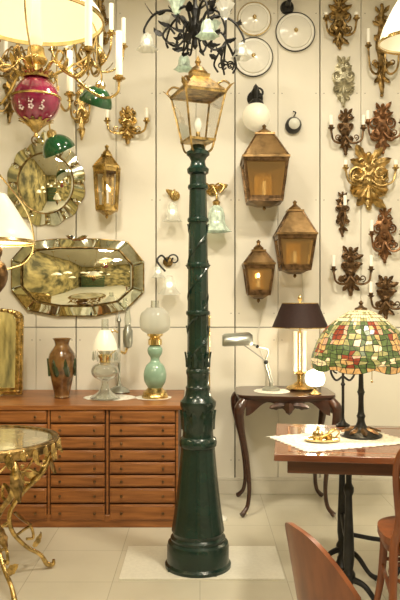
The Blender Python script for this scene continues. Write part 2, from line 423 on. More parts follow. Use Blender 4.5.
vs=[(p[0],0,p[1]) for p in outer]+[(p[0],-4,p[1]) for p in outer]+[(p[0],-5,p[1]) for p in inner]+[(p[0],-1.5,p[1]) for p in inner]
o.part('frame').add(vs,[[j*n+i,j*n+(i+1)%n,(j+1)*n+(i+1)%n,(j+1)*n+i] for j in range(3) for i in range(n)]+[list(range(n))],'gold')
mid=[((a[0]+b_[0])/2,-5.5,(a[1]+b_[1])/2) for a,b_ in zip(outer,inner)]
o.tube(mid+[mid[0]],1.6,'gold',seg=8,raw=True)
for k in range(0,n): o.sph(mid[k],2,'oldgold',seg=8)
o.part('glass').add([(p[0],-2,p[1]) for p in inner],[list(range(n))],'mirror')
o.done()

# ---------------------------------------------------------------- wall mirrors
o=O('octagonal_bevelled_mirror',78,276)
a_=[(-66,-14),(-66,16),(-50,34),(-20,37),(20,37),(50,34),(66,14),(66,-16),(48,-34),(18,-40),(-20,-40),(-50,-34)]
n=len(a_)
inn=[(p[0]*.84,p[1]*.76) for p in a_]
o.part('backing').plate([(p[0]*.99,p[1]*.99) for p in a_],0,-1.6,'oldgold')
vs=[(p[0],-2,p[1]) for p in a_]+[(p[0],-4.5,p[1]) for p in inn]
for i in range(n):
    j=(i+1)%n
    A,B,C,E=[Vector(v) for v in(vs[i],vs[j],vs[n+j],vs[n+i])]
    k=.04; ce=(A+B+C+E)/4
    q=[v.lerp(ce,k) for v in(A,B,C,E)]
    o.part('bevel_strips').add([tuple(v) for v in q]+[tuple(v+Vector((0,-1.3,0))+(ce-v)*.12) for v in q],[[0,1,5,4],[1,2,6,5],[2,3,7,6],[3,0,4,7],[4,5,6,7]],'mirror_bevel')
o.part('glass').plate([(p[0]*.98,p[1]*.98) for p in inn],-2,-4.2,'mirror',inset=.04,yb=-3.4)
o.part('trim')
for vv in(vs[:n],vs[n:]):
    o.tube([(v[0],v[1]-.6,v[2]) for v in vv]+[(vv[0][0],vv[0][1]-.6,vv[0][2])],.5,'oldgold',seg=6,raw=True)
for v in vs[:n]: o.sph((v[0]*.98,-3.4,v[2]*.98),1.3,'mirror_bevel',seg=8)
for sx in(-1,1): o.leaf((0,-4,36),(sx,0,.35),13,4,'mirror_bevel')
o.done()
o=O('venetian_mirror',47,184)
o.M=RX(.06)
def ov(w,h,k,amp,n=72): return [((w*(1+amp*abs(math.sin(k*2*pi*i/n/2))))*math.cos(2*pi*i/n),(h*(1+amp*abs(math.sin(k*2*pi*i/n/2))))*math.sin(2*pi*i/n)) for i in range(n)]
o.part('backing').plate(ov(37,40,12,.07),-1,-4,'oldgold')
for k in range(12):
    a0=2*pi*k/12+.04; a1=2*pi*(k+1)/12-.04; vs=[]
    for t in range(7):
        a=a0+(a1-a0)*t/6; bl=1+.07*math.sin(pi*t/6); vs+= [(28*math.cos(a),-6.5,30*math.sin(a)),(37*bl*math.cos(a),-4.4,40*bl*math.sin(a))]
    o.part('petal_strips').add(vs,[[2*t,2*t+1,2*t+3,2*t+2] for t in range(6)],'mirror_bevel')
    o.part('rosettes').sph((37*math.cos(a0),-5,40*math.sin(a0)),1.5,'mirror_bevel',seg=8)
    o.lathe([(2.4,0),(1.4,1),(0,1.2)],'mirror',(32.5*math.cos(a0),-6,35*math.sin(a0)),8,R=RX(pi/2))
o.part('glass').plate(ov(27,29,1,0),-4,-7.5,'mirror',inset=.06,yb=-6.6)
o.part('trim').tube([(p[0],-6.6,p[1]) for p in ov(28,30,1,0)]+[(28,-6.6,0)],.6,'oldgold',seg=6,raw=True)
for sx in(-1,1):
    o.leaf((0,-6,39),(sx,0,.9),13,6,'mirror_bevel'); o.scroll((sx*9,43),5,-pi/2,1.2,'oldgold',.8,sx,-6)
o.leaf((0,-6,39),(0,0,1),14,8,'mirror_bevel')
o.M=Matrix.Identity(4); o.part('bracket').box((0,-1,0),(8,2,30),'oldgold')
o.done()

# ---------------------------------------------------------------- wall lanterns
def wlantern(name,px,pe,hr,hb,wt,we,wb,metal='copper',gl='glass_amber',lit=False,n=4):
    o=O(name,px,pe); cy=-(we*.5+3)
    c=(0,cy,0); R=math.sqrt(2)/2 if n==4 else .5
    o.part('roof').frust(c,0,we+3,2,we+3,metal,caps=(1,1),n=n); o.frust(c,2,we,hr-4,wt,metal,caps=(1,1),n=n)
    o.frust(c,hr-4,wt+2,hr-2,wt+2,metal,caps=(1,1),n=n)
    o.lathe([(wt*.4,hr-2),(wt*.42,hr),(wt*.15,hr+3),(1.5,hr+4),(2.2,hr+6),(0,hr+8)],metal,c)
    for k in range(n):
        a=pi/n+2*pi*k/n
        o.tube([(we*R*math.cos(a),cy+we*R*math.sin(a),2),(wt*R*math.cos(a),cy+wt*R*math.sin(a),hr-4)],.9,'bronze' if metal=='copper' else metal,seg=6,raw=True)
    o.part('frame')
    fm='bronze' if metal=='copper' else metal
    for k in range(n):
        a=pi/n+2*pi*k/n
        o.tube([(we*.97*R*math.cos(a),cy+we*.97*R*math.sin(a),0),(wb*R*math.cos(a),cy+wb*R*math.sin(a),-hb)],1.4,fm,seg=6,raw=True)
    o.frust(c,-hb-1.5,wb+2,-hb+1,wb+2,fm,caps=(1,1),n=n); o.frust(c,-hb-5,wb*.4,-hb-1.5,wb*.9,metal,caps=(1,1),n=n)
    o.lathe([(0,-hb-9),(1.8,-hb-7),(1.2,-hb-5)],metal,c)
    o.frust(c,-3.5,we*.96+.6,0,we+.6,fm,n=n)
    o.frust(c,-hb+1,wb+.6,-hb+4,wb+.9,fm,n=n)
    o.part('panes').frust(c,-hb+1,wb*.97,-3,we*.93,gl,n=n)
    o.part('reflector').box((0,cy+we*.3,-hb*.5),(wb*.55,1,hb*.7),'brass')
    o.part('candle').candle((0,cy,-hb+2),metal,h=hb*.35,r=1.8,cup=4,lit=lit)
    o.part('wall_bracket').box((0,-1.2,-hb*.3),(we*.4,2.4,hb*1.1),metal)
    o.box((0,cy/2-1,hr*.3),(3,-cy,3),metal)
    return o.done()
wlantern('wall_lantern',262,166,28,39,17,42,31)
wlantern('wall_lantern',292,238,27,32,14,36,26)
wlantern('wall_lantern',257,266,17,28,12,28,20,lit=True)
wlantern('brass_hexagonal_lantern',109,172,16,40,10,27,21,'gold','glass',True,n=6)

o=O('globe_wall_lamp',255,121)
o.part('bracket').lathe([(8,0),(8,2),(5,4),(3,5)],'iron',(0,0,22),R=RX(pi/2))
o.tube([(0,-4,22),(0,-12,30),(0,-17,26),(0,-16,15)],1.6,'iron'); o.scroll((3,26),6,pi,1.3,'iron',1.2,-1,-6); o.leaf((0,-8,20),(0,0,1),15,7,'iron')
o.lathe([(4,17),(7,14),(7.5,12),(4,12)],'iron',(0,-16,0))
o.part('globe').sph((0,-16,0),14,'opal_dim',seg=24); o.done()

def dish(name,px,py,r,rim='dark_rim'):
    o=O(name,px,py); R=RX(pi/2)
    o.part('dish').lathe([(r,0),(r*1.02,1.5),(r*.93,3.2),(r*.82,3),(r*.78,4.2),(r*.4,6.5),(0,7.2)],'plate_white',seg=40,R=R)
    o.part('rim').lathe([(r*.95,3),(r*.955,3.9),(r*.99,3.4),(r*1.0,2.4)],rim,seg=40,R=R,cap=False)
    o.lathe([(2,6.8),(2,9),(1,10),(0,10)],'brass',R=R); o.done()
dish('glass_ceiling_dish',253,58,20); dish('glass_ceiling_dish',295,33,20); dish('glass_ceiling_dish',254,20,17,'brass')
o=O('black_ceiling_hook',287,8); o.part('rose').lathe([(7,0),(6,4),(3,6),(2,18)],'iron',R=RX(pi/2)); o.part('hook').tube([(0,-18,0),(0,-20,4),(0,-16,8),(0,-8,4)],1.2,'iron'); o.done()
o=O('porcelain_wall_socket',293,126); o.part('ring').lathe([(8,0),(8,5),(6,9),(5,9)],'iron',R=RX(pi/2)); o.part('face').lathe([(5.5,5),(5.5,10),(3,13),(0,14)],'opal',R=RX(pi/2)); o.part('chain').tube([(0,-6,8),(2,-5,12),(0,-2,14)],.6,'iron'); o.done()
o=O('wall_cable',300,330)
o.part('run_a').tube([(2,-1,58),(3,-2.5,30),(1,-2.5,5),(4,-1,-30)],.5,'cable',seg=6)
o.part('run_b').tube([(-38,-1,20),(-42,-2.5,-10),(-34,-2.5,-40),(-36,-1,-66)],.5,'cable',seg=6); o.done()

def tulip(o,c,m,r=8,h=14,tilt=0,ax='X'):
    R=RX(pi+tilt) if ax=='X' else RY(pi+tilt)
    vs_prof=[(r*.25,0),(r*.55,h*.15),(r*.7,h*.45),(r*.75,h*.7),(r*1.15,h*.95),(r*1.3,h)]
    o.lathe(vs_prof,m,c,seg=36,fl=6,amp=.09,R=R,cap=False,smooth=2)
    o.sph(Vector(c)+R@Vector((0,0,h*.5)),r*.35,'bulbsoft',seg=8)
o=O('tulip_wall_sconce',212,190)
o.part('bracket').lathe([(6,0),(6,2),(3,4),(0,5)],'gold',R=RX(pi/2))
for sx in(1,-1):
    o.tube([(0,-4,0),(sx*6,-8,5),(sx*12,-10,2),(sx*8,-10,-4)],1,'gold'); o.leaf((sx*4,-5,0),(sx,0,.3),14,6,'gold')
o.tube([(0,-4,0),(0,-12,2),(4,-14,-6),(4,-14,-14)],1.2,'gold'); o.lathe([(3,-18),(4,-14),(2,-12)],'gold',(4,-14,0))
o.part('shade'); tulip(o,(4,-14,-17),'mintglass',11,26); o.done()
o=O('tulip_wall_sconce',175,196)
o.part('bracket').lathe([(5,0),(5,2),(2,4),(0,5)],'gold',R=RX(pi/2)); o.tube([(0,-4,0),(0,-12,4),(-2,-14,0),(-2,-14,-4)],1,'gold'); o.leaf((0,-4,0),(-1,0,.6),12,5,'gold')
o.part('shade'); tulip(o,(-2,-14,-8),'frost',7,19); o.done()
o=O('tulip_wall_sconce',168,262)
o.part('bracket').lathe([(5,0),(5,2),(2,4),(0,5)],'oldgold',R=RX(pi/2)); o.tube([(0,-4,0),(-6,-8,6),(-10,-12,0),(-2,-14,-10)],1,'iron'); o.scroll((6,2),6,pi,1.2,'iron',.8,-1,-5)
o.part('shade'); tulip(o,(2,-14,-14),'frost',8,18,.15); tulip(o,(-9,-12,-4),'frost',5,12); o.done()

def ornate(name,px,py,w,h,m,arms=2,ch=9,lit=False,seed=0,plate='cart',armz=-.1,fan=False,lf=.7,spread=.88):
    rd=random.Random(seed); o=O(name,px,py); hw,hh=w/2,h/2
    prof={'cart':[(0,.95),(.2,.82),(.14,.7),(.36,.6),(.5,.42),(.3,.25),(.4,.05),(.55,-.1),(.34,-.35),(.2,-.5),(.26,-.68),(0,-.95)],
          'lyre':[(0,.95),(.14,.8),(.26,.7),(.16,.5),(.28,.3),(.34,.1),(.2,-.1),(.14,-.4),(.24,-.55),(.1,-.75),(0,-.95)],
          'shield':[(0,.95),(.3,.85),(.5,.6),(.55,.3),(.7,.15),(.5,-.1),(.45,-.4),(.3,-.65),(.12,-.8),(0,-.95)]}[plate]
    pts=cat([(a*hw,b_*hh,0) for a,b_ in prof],4); out=[(p.x,p.y) for p in pts]+[(-p.x,p.y) for p in pts[-2:0:-1]]
    o.part('backplate').plate(out,0,-3,m,inset=.25,yb=-1.2)
    o.lathe([(hw*.26,2),(hw*.22,4),(hw*.13,6),(0,7)],m,R=RX(pi/2),seg=14)
    o.lathe([(hw*.16,2),(hw*.13,4),(0,6)],m,(0,0,hh*.5),R=RX(pi/2),seg=12)
    o.part('foliage')
    slim=plate=='lyre'; k_=.62 if slim else 1
    for sx in(-1,1):
        for t,ang,L in((.8,.9,.32),(.55,.35,.34),(.3,.1,.3),(-.25,-.2,.34),(-.55,-.8,.3)):
            L2=L*min(w,h)*(.8+.4*rd.random())*lf*(.75 if slim else 1)
            o.leaf((sx*hw*.14,-2.4,hh*t),(sx*math.cos(ang),0,math.sin(ang)),L2,L2*.42,m,curl=.4+.3*rd.random())
        o.scroll((sx*hw*.4*k_,hh*.28),min(hw,hh)*.3*k_,-pi/2,1.4,m,max(.7,w*.028),sx,-2.5)
        o.scroll((sx*hw*.38*k_,-hh*.3),min(hw,hh)*.28*k_,pi/2,1.4,m,max(.7,w*.028),-sx,-2.5)
        o.scroll((sx*hw*.22,hh*.68),min(hw,hh)*.18,-pi/2,1.2,m,max(.6,w*.024),sx,-2.5)
    o.leaf((0,-2,hh*.6),(0,0,1),hh*.4,hw*.26,m,curl=.5); o.leaf((0,-2,-hh*.5),(0,0,-1),hh*.5,hw*.26,m,curl=.4)
    o.sph((0,-3,hh*.95),max(1.3,w*.055),m,seg=8); o.sph((0,-3,-hh*.92),max(1.3,w*.055),m,seg=8)
    if fan:
        for k in range(9):
            a=pi+pi*k/8; o.leaf((0,-4,-hh*.1),(math.cos(a),0,math.sin(a)*.8),hw*.75,hw*.22,m,curl=.35)
    if arms:
        xs={1:[.0],2:[-spread,spread],3:[-.9,0,.9]}[arms]
        for x in xs:
            z=armz*hh; y=-11 if x else -15
            o.part('arms').tube([(0,-3,z-hh*.15),(x*hw*.35,y*.7,z-hh*.5),(x*hw*.85,y,z-hh*.42),(x*hw,y,z)],[1.6,1.3,1.1,1.0],m,seg=7)
            o.scroll((x*hw*.55,z-hh*.28),min(hw,hh)*.17,-pi/2,1.2,m,.7,1 if x>=0 else -1,y*.9)
            o.part('candles').candle((x*hw,y,z+1),m,h=ch,r=1.7,cup=3.4,lit=lit)
    return o.done()
ornate('gilt_wall_sconce',339,25,34,52,'oldgold',2,3,seed=1,armz=.0,lf=.9)
ornate('carved_wall_plaque',343,83,32,50,'silvergold',0,seed=2,plate='shield',fan=True)
ornate('bronze_wall_sconce',345,133,36,46,'bronze',2,10,seed=3,plate='lyre',armz=.0)
ornate('gilt_wall_sconce',381,52,34,96,'oldgold',3,14,seed=4,plate='lyre',armz=.0,lf=1.1)
ornate('carved_wall_sconce',382,130,38,50,'darkred',2,9,seed=5,armz=.1)
ornate('gilt_wall_sconce',368,182,56,56,'gilt',2,5,seed=6,plate='shield',fan=True,armz=.35,lf=1)
ornate('bronze_wall_sconce',342,215,20,46,'bronze',1,10,seed=7,plate='cart',armz=.1,lf=1)
ornate('carved_wall_sconce',384,236,34,56,'darkred',2,11,seed=8,plate='cart',armz=-.05)
ornate('bronze_wall_sconce',350,272,42,48,'bronze',2,11,seed=9,plate='lyre',armz=.0,lf=1)
ornate('bronze_wall_sconce',385,298,38,42,'bronze',2,11,seed=10,plate='lyre',armz=0,lf=1)
ornate('gilt_wall_sconce',128,126,44,36,'gold',2,10,seed=11,plate='lyre',armz=.0,lf=.6)
ornate('gilt_wall_sconce',82,112,22,60,'gold',2,12,seed=12,plate='cart',armz=.2)
ornate('gilt_wall_sconce',10,95,30,60,'oldgold',2,10,seed=13,plate='lyre')
ornate('carved_wall_plaque',100,32,26,70,'oldgold',2,12,seed=14,plate='cart',armz=.1)

# ---------------------------------------------------------------- console table
o=O('console_table',unit=1,loc=(.585,4.9,0),rotz=0,bevel=.002)
def serp(hx,hy,n=64,amp=.035):
    out=[]
    for i in range(n):
        a=2*pi*i/n; c,s_=math.cos(a),math.sin(a)
        x=hx*math.copysign(abs(c)**.35,c); y=hy*math.copysign(abs(s_)**.35,s_)
        if y<0: y-=amp*math.cos(x/hx*pi*1.5)*.6
        out.append((x,y))
    return out
o.part('top').slab(serp(.335,.28),.795,.815,'console_wood'); o.slab(serp(.325,.27),.78,.795,'console_wood')
o.part('apron')
for y in(-.26,.24):
    N=24; vs=[]
    for i in range(N+1):
        t=i/N; x=-.28+.56*t; dz=.05+.035*math.cos(t*4*pi)+.02*math.cos(t*2*pi)
        yy=y-(.02*math.cos(x/.3*pi*1.5) if y<0 else 0)
        vs+= [(x,yy,.785),(x,yy,.785-dz),(x,yy+.02,.785-dz),(x,yy+.02,.785)]
    o.add(vs,[[4*i+j,4*i+(j+1)%4,4*i+4+(j+1)%4,4*i+4+j] for i in range(N) for j in range(4)],'console_wood')
for x in(-.3,.3):
    o.box((x,-.01,.74),(.02,.46,.09),'console_wood')
for sx in(-1,1):
    o.leaf((sx*.03,-.285,.755),(sx,0,-.1),.12,.04,'console_wood')
o.leaf((0,-.29,.77),(0,0,-1),.08,.06,'console_wood',curl=.2)
o.part('legs')
for sx in(-1,1):
    for sy in(-1,1):
        o.tube([(sx*.29,sy*.235,.78),(sx*.325,sy*.26,.72),(sx*.315,sy*.25,.6),(sx*.275,sy*.225,.4),(sx*.255,sy*.21,.2),(sx*.265,sy*.215,.08),(sx*.295,sy*.235,.03),(sx*.31,sy*.245,.018)],[.03,.036,.03,.02,.016,.014,.014,.017,.018],'console_wood',seg=12)
        o.leaf((sx*.315,sy*.25,.7),(0,0,-1),.14,.05,'console_wood',up=(sx,sy,0),curl=.1)
o.done()
lace('lace_doily',.50,4.88,.8155,.12,.14)
o=on('swing_arm_desk_lamp',271,4.9,.8185)
o.part('base').lathe([(9,0),(9,2),(6,3.5),(2,4),(2,8)],'steel')
o.part('arm').tube([(0,0,6),(-6,0,28)],1.1,'steel',raw=True); o.tube([(2,0,7),(-4,0,29)],.8,'steel',raw=True); o.tube([(-6,0,28),(-3,0,40),(-14,-4,44),(-24,-6,50)],1,'steel'); o.sph((-5,0,28),2.3,'iron',seg=10); o.sph((-14,-4,44),1.8,'iron',seg=10)
o.tube([(-6,0,30),(-28,-5,46)],.6,'steel',raw=True)
o.part('shade')
vs=[];N=10
for e,xe in enumerate((-49,-47,-23,-19)):
    rr=(7.5,9,9.5,7)[e]
    for i in range(N+1):
        a=-.35+(pi+.7)*i/N; vs.append((xe,-6-rr*math.cos(a),49+rr*math.sin(a)-abs(xe+22)*.05))
fs=[[e*(N+1)+i,e*(N+1)+i+1,(e+1)*(N+1)+i+1,(e+1)*(N+1)+i] for e in range(3) for i in range(N)]+[list(range(N+1)),[3*(N+1)+i for i in range(N+1)]]
o.add(vs,fs,'steel'); o.part('tube_bulb').tube([(-45,-6,50),(-24,-6,51)],2,'opal',raw=True)
o.done()
o=on('column_table_lamp',300,4.95,.8185)
o.part('base').lathe([(13,0),(14,1.5),(12,3),(7,5),(3,8),(3,14),(5,16),(3,18)],'gold')
for sx in(-4.5,0,4.5):
    o.part('columns').lathe([(2.4,18),(1.9,20),(1.9,56),(2.6,58)],'candle' if sx else 'brass',(sx,0 if sx else 3,0),12)
o.box((0,0,17),(13,5,2),'gold'); o.lathe([(1,56),(1,88),(2.2,90),(2.2,92),(0,95)],'brass')
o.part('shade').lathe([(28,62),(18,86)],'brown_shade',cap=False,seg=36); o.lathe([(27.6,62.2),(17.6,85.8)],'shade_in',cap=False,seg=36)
o.tube([(18*math.cos(a),18*math.sin(a),86) for a in [2*pi*i/36 for i in range(37)]],.5,'gold',seg=5,raw=True); o.tube([(28*math.cos(a),28*math.sin(a),62) for a in [2*pi*i/36 for i in range(37)]],.5,'gold',seg=5,raw=True)
o.done()
o=on('small_glass_table_lamp',315,4.70,.8155)
o.part('base').lathe([(6,0),(6.5,1),(3,3),(1.5,5),(1.5,7),(3,8)],'gold'); o.part('globe').lathe([(3,8),(8,10),(10,16),(8,22),(3,25)],'bulbsoft',smooth=3)
o.done()

o=on('brass_floor_lamp',214,4.62,0)
o.part('base').lathe([(13,0),(13,2),(9,4),(3,6),(1.5,9)],'plate_white'); o.part('pole').lathe([(1.2,9),(1.2,200),(2,203),(0,206)],'brass',(-5,0,0)) ; o.part('base').tube([(0,0,6),(-2,0,9),(-5,0,10)],1.4,'brass'); o.part('arm').tube([(-5,0,200),(-8,0,208),(-12,0,205)],1,'brass'); o.done()

# ---------------------------------------------------------------- right table
rt=math.radians(-7)
o=O('wooden_bistro_table',unit=1,loc=(.93,3.5,0),rotz=rt,bevel=.003)
o.part('top').box((0,0,.735),(1.1,.8,.03),'table_wood')
for sy in(-1,1): o.part('inlay').box((0,sy*.32,.7503),(.96,.012,.001),'chest_wood')
for sx in(-1,1): o.box((sx*.48,0,.7503),(.012,.652,.001),'chest_wood')
o.part('apron')
for sy in(-1,1): o.box((0,sy*.34,.69),(.98,.02,.07),'chest_dark')
for sx in(-1,1): o.box((sx*.48,0,.69),(.02,.68,.07),'chest_dark')
o.part('iron_legs')
for sx in(-1,1):
    for sy in(-1,1):
        x,y=sx*.2,sy*.2
        o.lathe([(.045,.0),(.045,.02),(.03,.04),(.018,.08),(.03,.1),(.032,.13),(.02,.15),(.026,.2),(.024,.3),(.018,.42),(.016,.5),(.024,.52),(.024,.54),(.014,.56),(.014,.62),(.03,.65),(.05,.66)],'iron',(x,y,.02),16)
        o.tube([(x,y,.62),(x+sx*.06,y,.66),(x+sx*.2,y,.7)],.01,'iron')
        for dx,dy in((-1,-.6),(1,-.6),(0,1)):
            o.tube([(x,y,.13),(x+dx*.07,y+dy*.07,.11),(x+dx*.13,y+dy*.13,.035),(x+dx*.17,y+dy*.17,.016)],[.018,.014,.012,.016],'iron',seg=8)
    o.tube([(sx*.2,-.2,.32),(sx*.2,0,.27),(sx*.2,.2,.32)],.012,'iron')
o.tube([(-.2,0,.275),(0,0,.25),(.2,0,.275)],.012,'iron')
o.done()
TT=.751
o=O('lace_tablecloth',unit=1,loc=(.70,3.5,TT),rotz=.38)
N=30;M_=22;vs=[]
for i in range(N+1):
    for j in range(M_+1):
        x=-.3+.6*i/N; y=-.2+.4*j/M_
        e=1+.035*math.cos(i*pi)*(1 if j in(0,M_) else 0)
        vs.append((x*(1+.03*math.cos(j*pi) if i in(0,N) else 1),y*e,.0025+.0012*math.sin(i*1.3+j*.9)))
nv=len(vs); vs+= [(v[0],v[1],0.0002) for v in vs]
fs=[[i*(M_+1)+j,i*(M_+1)+j+1,(i+1)*(M_+1)+j+1,(i+1)*(M_+1)+j] for i in range(N) for j in range(M_)]
fs+= [[q+nv for q in f] for f in fs[:]]
for i in range(N):
    for j in(0,M_):
        a=i*(M_+1)+j; fs.append([a,a+M_+1,nv+a+M_+1,nv+a])
for j in range(M_):
    for i in(0,N):
        a=i*(M_+1)+j; fs.append([a,a+1,nv+a+1,nv+a])
o.add(vs,fs,'lace'); o.done()
# stained glass lamp
D=3.58; TL=TT+.0042
o=on('stained_glass_table_lamp',361,D,TL)
o.part('base').lathe([(20,0),(21,1.5),(18,3),(15,5),(10,7),(5,11),(3.5,17),(4.5,20),(3,24),(2.6,40),(4,44),(2.6,48),(2.2,75),(4,80),(2,84)],'iron',seg=24,smooth=2)
for k in range(8):
    a=2*pi*k/8; o.leaf((7*math.cos(a),7*math.sin(a),8),(math.cos(a),math.sin(a),-.35),14,6,'bronze',up=(0,0,1),curl=.05)
for k in range(3):
    a=2*pi*k/3+.4; o.part('arms').tube([(0,0,76),(6*math.cos(a),6*math.sin(a),84),(14*math.cos(a),14*math.sin(a),96)],.8,'bronze')
o.part('shade')
prof=cat([(49,70,0),(49,78,0),(46,88,0),(38,103,0),(26,115,0),(13,124,0),(6,126,0)],3)
NR=len(prof); NS=52; rd=random.Random(3); G=[]
for i,p in enumerate(prof):
    row=[]
    for k in range(NS):
        jit=.8 if i<11 else .1
        a=2*pi*(k+(rd.random()-.5)*jit)/NS
        z=p.y+(rd.random()-.5)*(2.6 if 0<i<11 else 0)
        if i==0: z+= -4*abs(math.sin(k*pi/6.5))
        row.append(Vector((p.x*math.cos(a),p.x*math.sin(a),z)))
    G.append(row)
def flower(k,i):
    best=9
    for c_,ci in((2,4),(11,7),(19,3),(28,6),(35,3),(44,7),(8,9.5),(24,10),(40,10),(49,6),(15,5.5),(32,8.5)):
        dk=min(abs(k-c_),NS-abs(k-c_)); best=min(best,math.hypot(dk,(i-ci)*.95))
    return best
for i in range(NR-1):
    for k in range(NS):
        q=[G[i][k],G[i][(k+1)%NS],G[i+1][(k+1)%NS],G[i+1][k]]
        ce=sum(q,Vector())/4; nn=Vector((ce.x,ce.y,20)).normalized()
        inn=[v.lerp(ce,.14)+nn*.12 for v in q]
        o.add(q+inn,[[j,(j+1)%4,4+(j+1)%4,4+j] for j in range(4)],'lead')
        r=rd.random(); f=flower(k,i)
        if i==0: mm='t_amber' if r<.6 else 't_green'
        elif i<12:
            if f<1.05: mm='t_amber' if r<.7 else 't_red'
            elif f<2.0: mm='t_red' if r<.28 else ('t_pink' if r<.62 else 't_amber')
            elif f<3.8: mm='t_green' if r<.65 else 't_lime'
            else: mm='t_green' if r<.22 else ('t_cream' if r<.75 else 't_lime')
        else: mm='t_cream' if r<.85 else 't_lime'
        o.add(inn,[[0,1,2,3]],mm)
o.part('cap').lathe([(7,125),(6,128),(3,129),(1.5,131),(2.5,133),(0,136)],'bronze',seg=16)
o.part('bulbs').sph((7,0,92),4,'bulb',seg=10); o.sph((-7,0,92),4,'bulb',seg=10)
o.part('pull_chain').tube([(9,-8,80),(9,-8,56)],.4,'brass',raw=True,seg=5); o.sph((9,-8,55),1.2,'brass',seg=8)
o.done()
o=on('iron_candlestick',343,3.878,TT)
o.part('stem').lathe([(7,0),(7,1.5),(3,4),(1.4,8),(1.4,40),(2.4,42),(1.3,44),(1.3,58)],'iron')
for sx in(-1,1):
    o.tube([(0,0,50),(sx*7,0,46),(sx*12,0,54),(sx*10,0,62)],1.1,'iron'); o.scroll((sx*6,58),5,-pi/2,1.3,'iron',.9,sx,0)
    o.lathe([(1,61),(3.5,63),(3.5,65)],'iron',(sx*10,0,0))
o.done()
o=on('brass_inkstand',322,3.45,TL)
o.part('tray').lathe([(14,0),(17,1),(18,3),(17,3),(13,1.5),(0,1.5)],'brass',seg=28,sy=.7)
o.part('fittings').lathe([(5,1.5),(6,4),(5,9),(2,11),(1.5,14),(0,16)],'brass',(-4,0,0)); o.tube([(2,0,3),(10,-2,12),(17,-2,9),(12,-2,3)],.9,'brass'); o.tube([(-12,0,3),(-2,-4,5),(14,-6,12)],.7,'brass')
o.lathe([(3.5,1.5),(4,6),(2,7)],'gold',(7,3,0)); o.done()

# ---------------------------------------------------------------- chairs
def chair(name,x,y,r,panel=True,w='chair_wood'):
    o=O(name,unit=1,loc=(x,y,0),rotz=r)
    out=[(.2*math.copysign(abs(math.cos(a))**.75,math.cos(a)),.2*math.copysign(abs(math.sin(a))**.75,math.sin(a))) for a in [2*pi*i/40 for i in range(40)]]
    o.part('seat').slab(out,.435,.465,w); o.slab([(p[0]*.93,p[1]*.93) for p in out],.40,.435,w)
    o.part('legs')
    top=.62 if panel else .86
    for sx in(-1,1):
        o.tube([(sx*.15,.14,.43),(sx*.165,.16,.2),(sx*.19,.2,.012)],[.02,.017,.013],w,seg=10)
        o.tube([(sx*.2,-.26,.012),(sx*.175,-.2,.2),(sx*.165,-.175,.44),(sx*.15,-.2,.55),(sx*.13,-.24,top)],[.014,.017,.019,.017,.013],w,seg=10)
        o.tube([(sx*.16,.15,.25),(sx*.175,-.18,.25)],.009,w,seg=8,raw=True)
    o.tube([(-.16,.15,.28),(.16,.15,.28)],.009,w,seg=8,raw=True)
    o.tube([(.15*math.cos(a),.15*math.sin(a),.27) for a in [2*pi*i/28 for i in range(29)]],.009,w,seg=8,raw=True)
    o.part('back')
    if panel:
        N=24;M_=10;vs=[]
        for side in(0,.014):
            for i in range(N+1):
                t=i/N*2-1; ztop=.845-.13*abs(t)**2.6; wd=.18
                for j in range(M_+1):
                    q=j/M_; z=.5+(ztop-.5)*q; ww=wd*(.8+.2*q**.6)
                    vs.append((t*ww,-.275+.06*t*t-side-(z-.5)*.16,z))
        n1=(N+1)*(M_+1); fs=[]
        for s_ in(0,1):
            for i in range(N):
                for j in range(M_):
                    a=s_*n1+i*(M_+1)+j; fs.append([a,a+1,a+M_+2,a+M_+1])
        for i in range(N):
            for j in(0,M_):
                a=i*(M_+1)+j; fs.append([a,a+M_+1,n1+a+M_+1,n1+a])
        for j in range(M_):
            for i in(0,N):
                a=i*(M_+1)+j; fs.append([a,a+1,n1+a+1,n1+a])
        o.add(vs,fs,w)
    else:
        o.tube([(-.15,-.2,.56),(-.165,-.23,.78),(-.12,-.26,.88),(0,-.275,.92),(.12,-.26,.88),(.165,-.23,.78),(.15,-.2,.56)],.014,w,seg=10)
        o.tube([(-.08,-.19,.46),(-.09,-.235,.68),(0,-.265,.8),(.09,-.235,.68),(.08,-.19,.46)],.01,w,seg=8)
    o.done()
chair('dining_chair',.575,1.98,math.radians(-71),True)
chair('dining_chair',.97,3.0,math.radians(-6),False)

# ---------------------------------------------------------------- gilt table front-left
D=3.55; R_=.36
o=O('gilt_side_table',unit=1,loc=((-14-200)*D/F,D,0))
o.part('top').lathe([(.0,.735),(R_-.03,.735),(R_-.03,.742),(0,.742)],'marble',seg=48,cap=False)
o.part('rim').lathe([(R_-.03,.735),(R_-.025,.75),(R_,.752),(R_+.006,.742),(R_-.004,.72),(R_-.01,.7),(R_-.03,.69),(R_-.04,.71),(R_-.03,.735)],'oldgold',seg=48,cap=False)
for k in range(32):
    a=2*pi*k/32; c,s_=math.cos(a),math.sin(a); o.leaf((R_*c,R_*s_,.735),(0,0,-1),.05+.03*(k%2),.04,'gold',up=(c,s_,0),curl=.3); o.sph((R_*c,R_*s_,.735),.008,'brass',seg=8)
for k in range(16):
    a=2*pi*(k+.5)/16; a2=2*pi*(k+1.5)/16; am=(a+a2)/2; r=R_-.01
    o.tube([(r*math.cos(a),r*math.sin(a),.69),(r*math.cos(am),r*math.sin(am),.64),(r*math.cos(a2),r*math.sin(a2),.69)],.006,'gold',seg=6)
    o.lathe([(.012,0),(.008,.004),(0,.006)],'gold',(r*math.cos(am),r*math.sin(am),.665),8,R=RZ(am)@RY(pi/2))
o.part('legs')
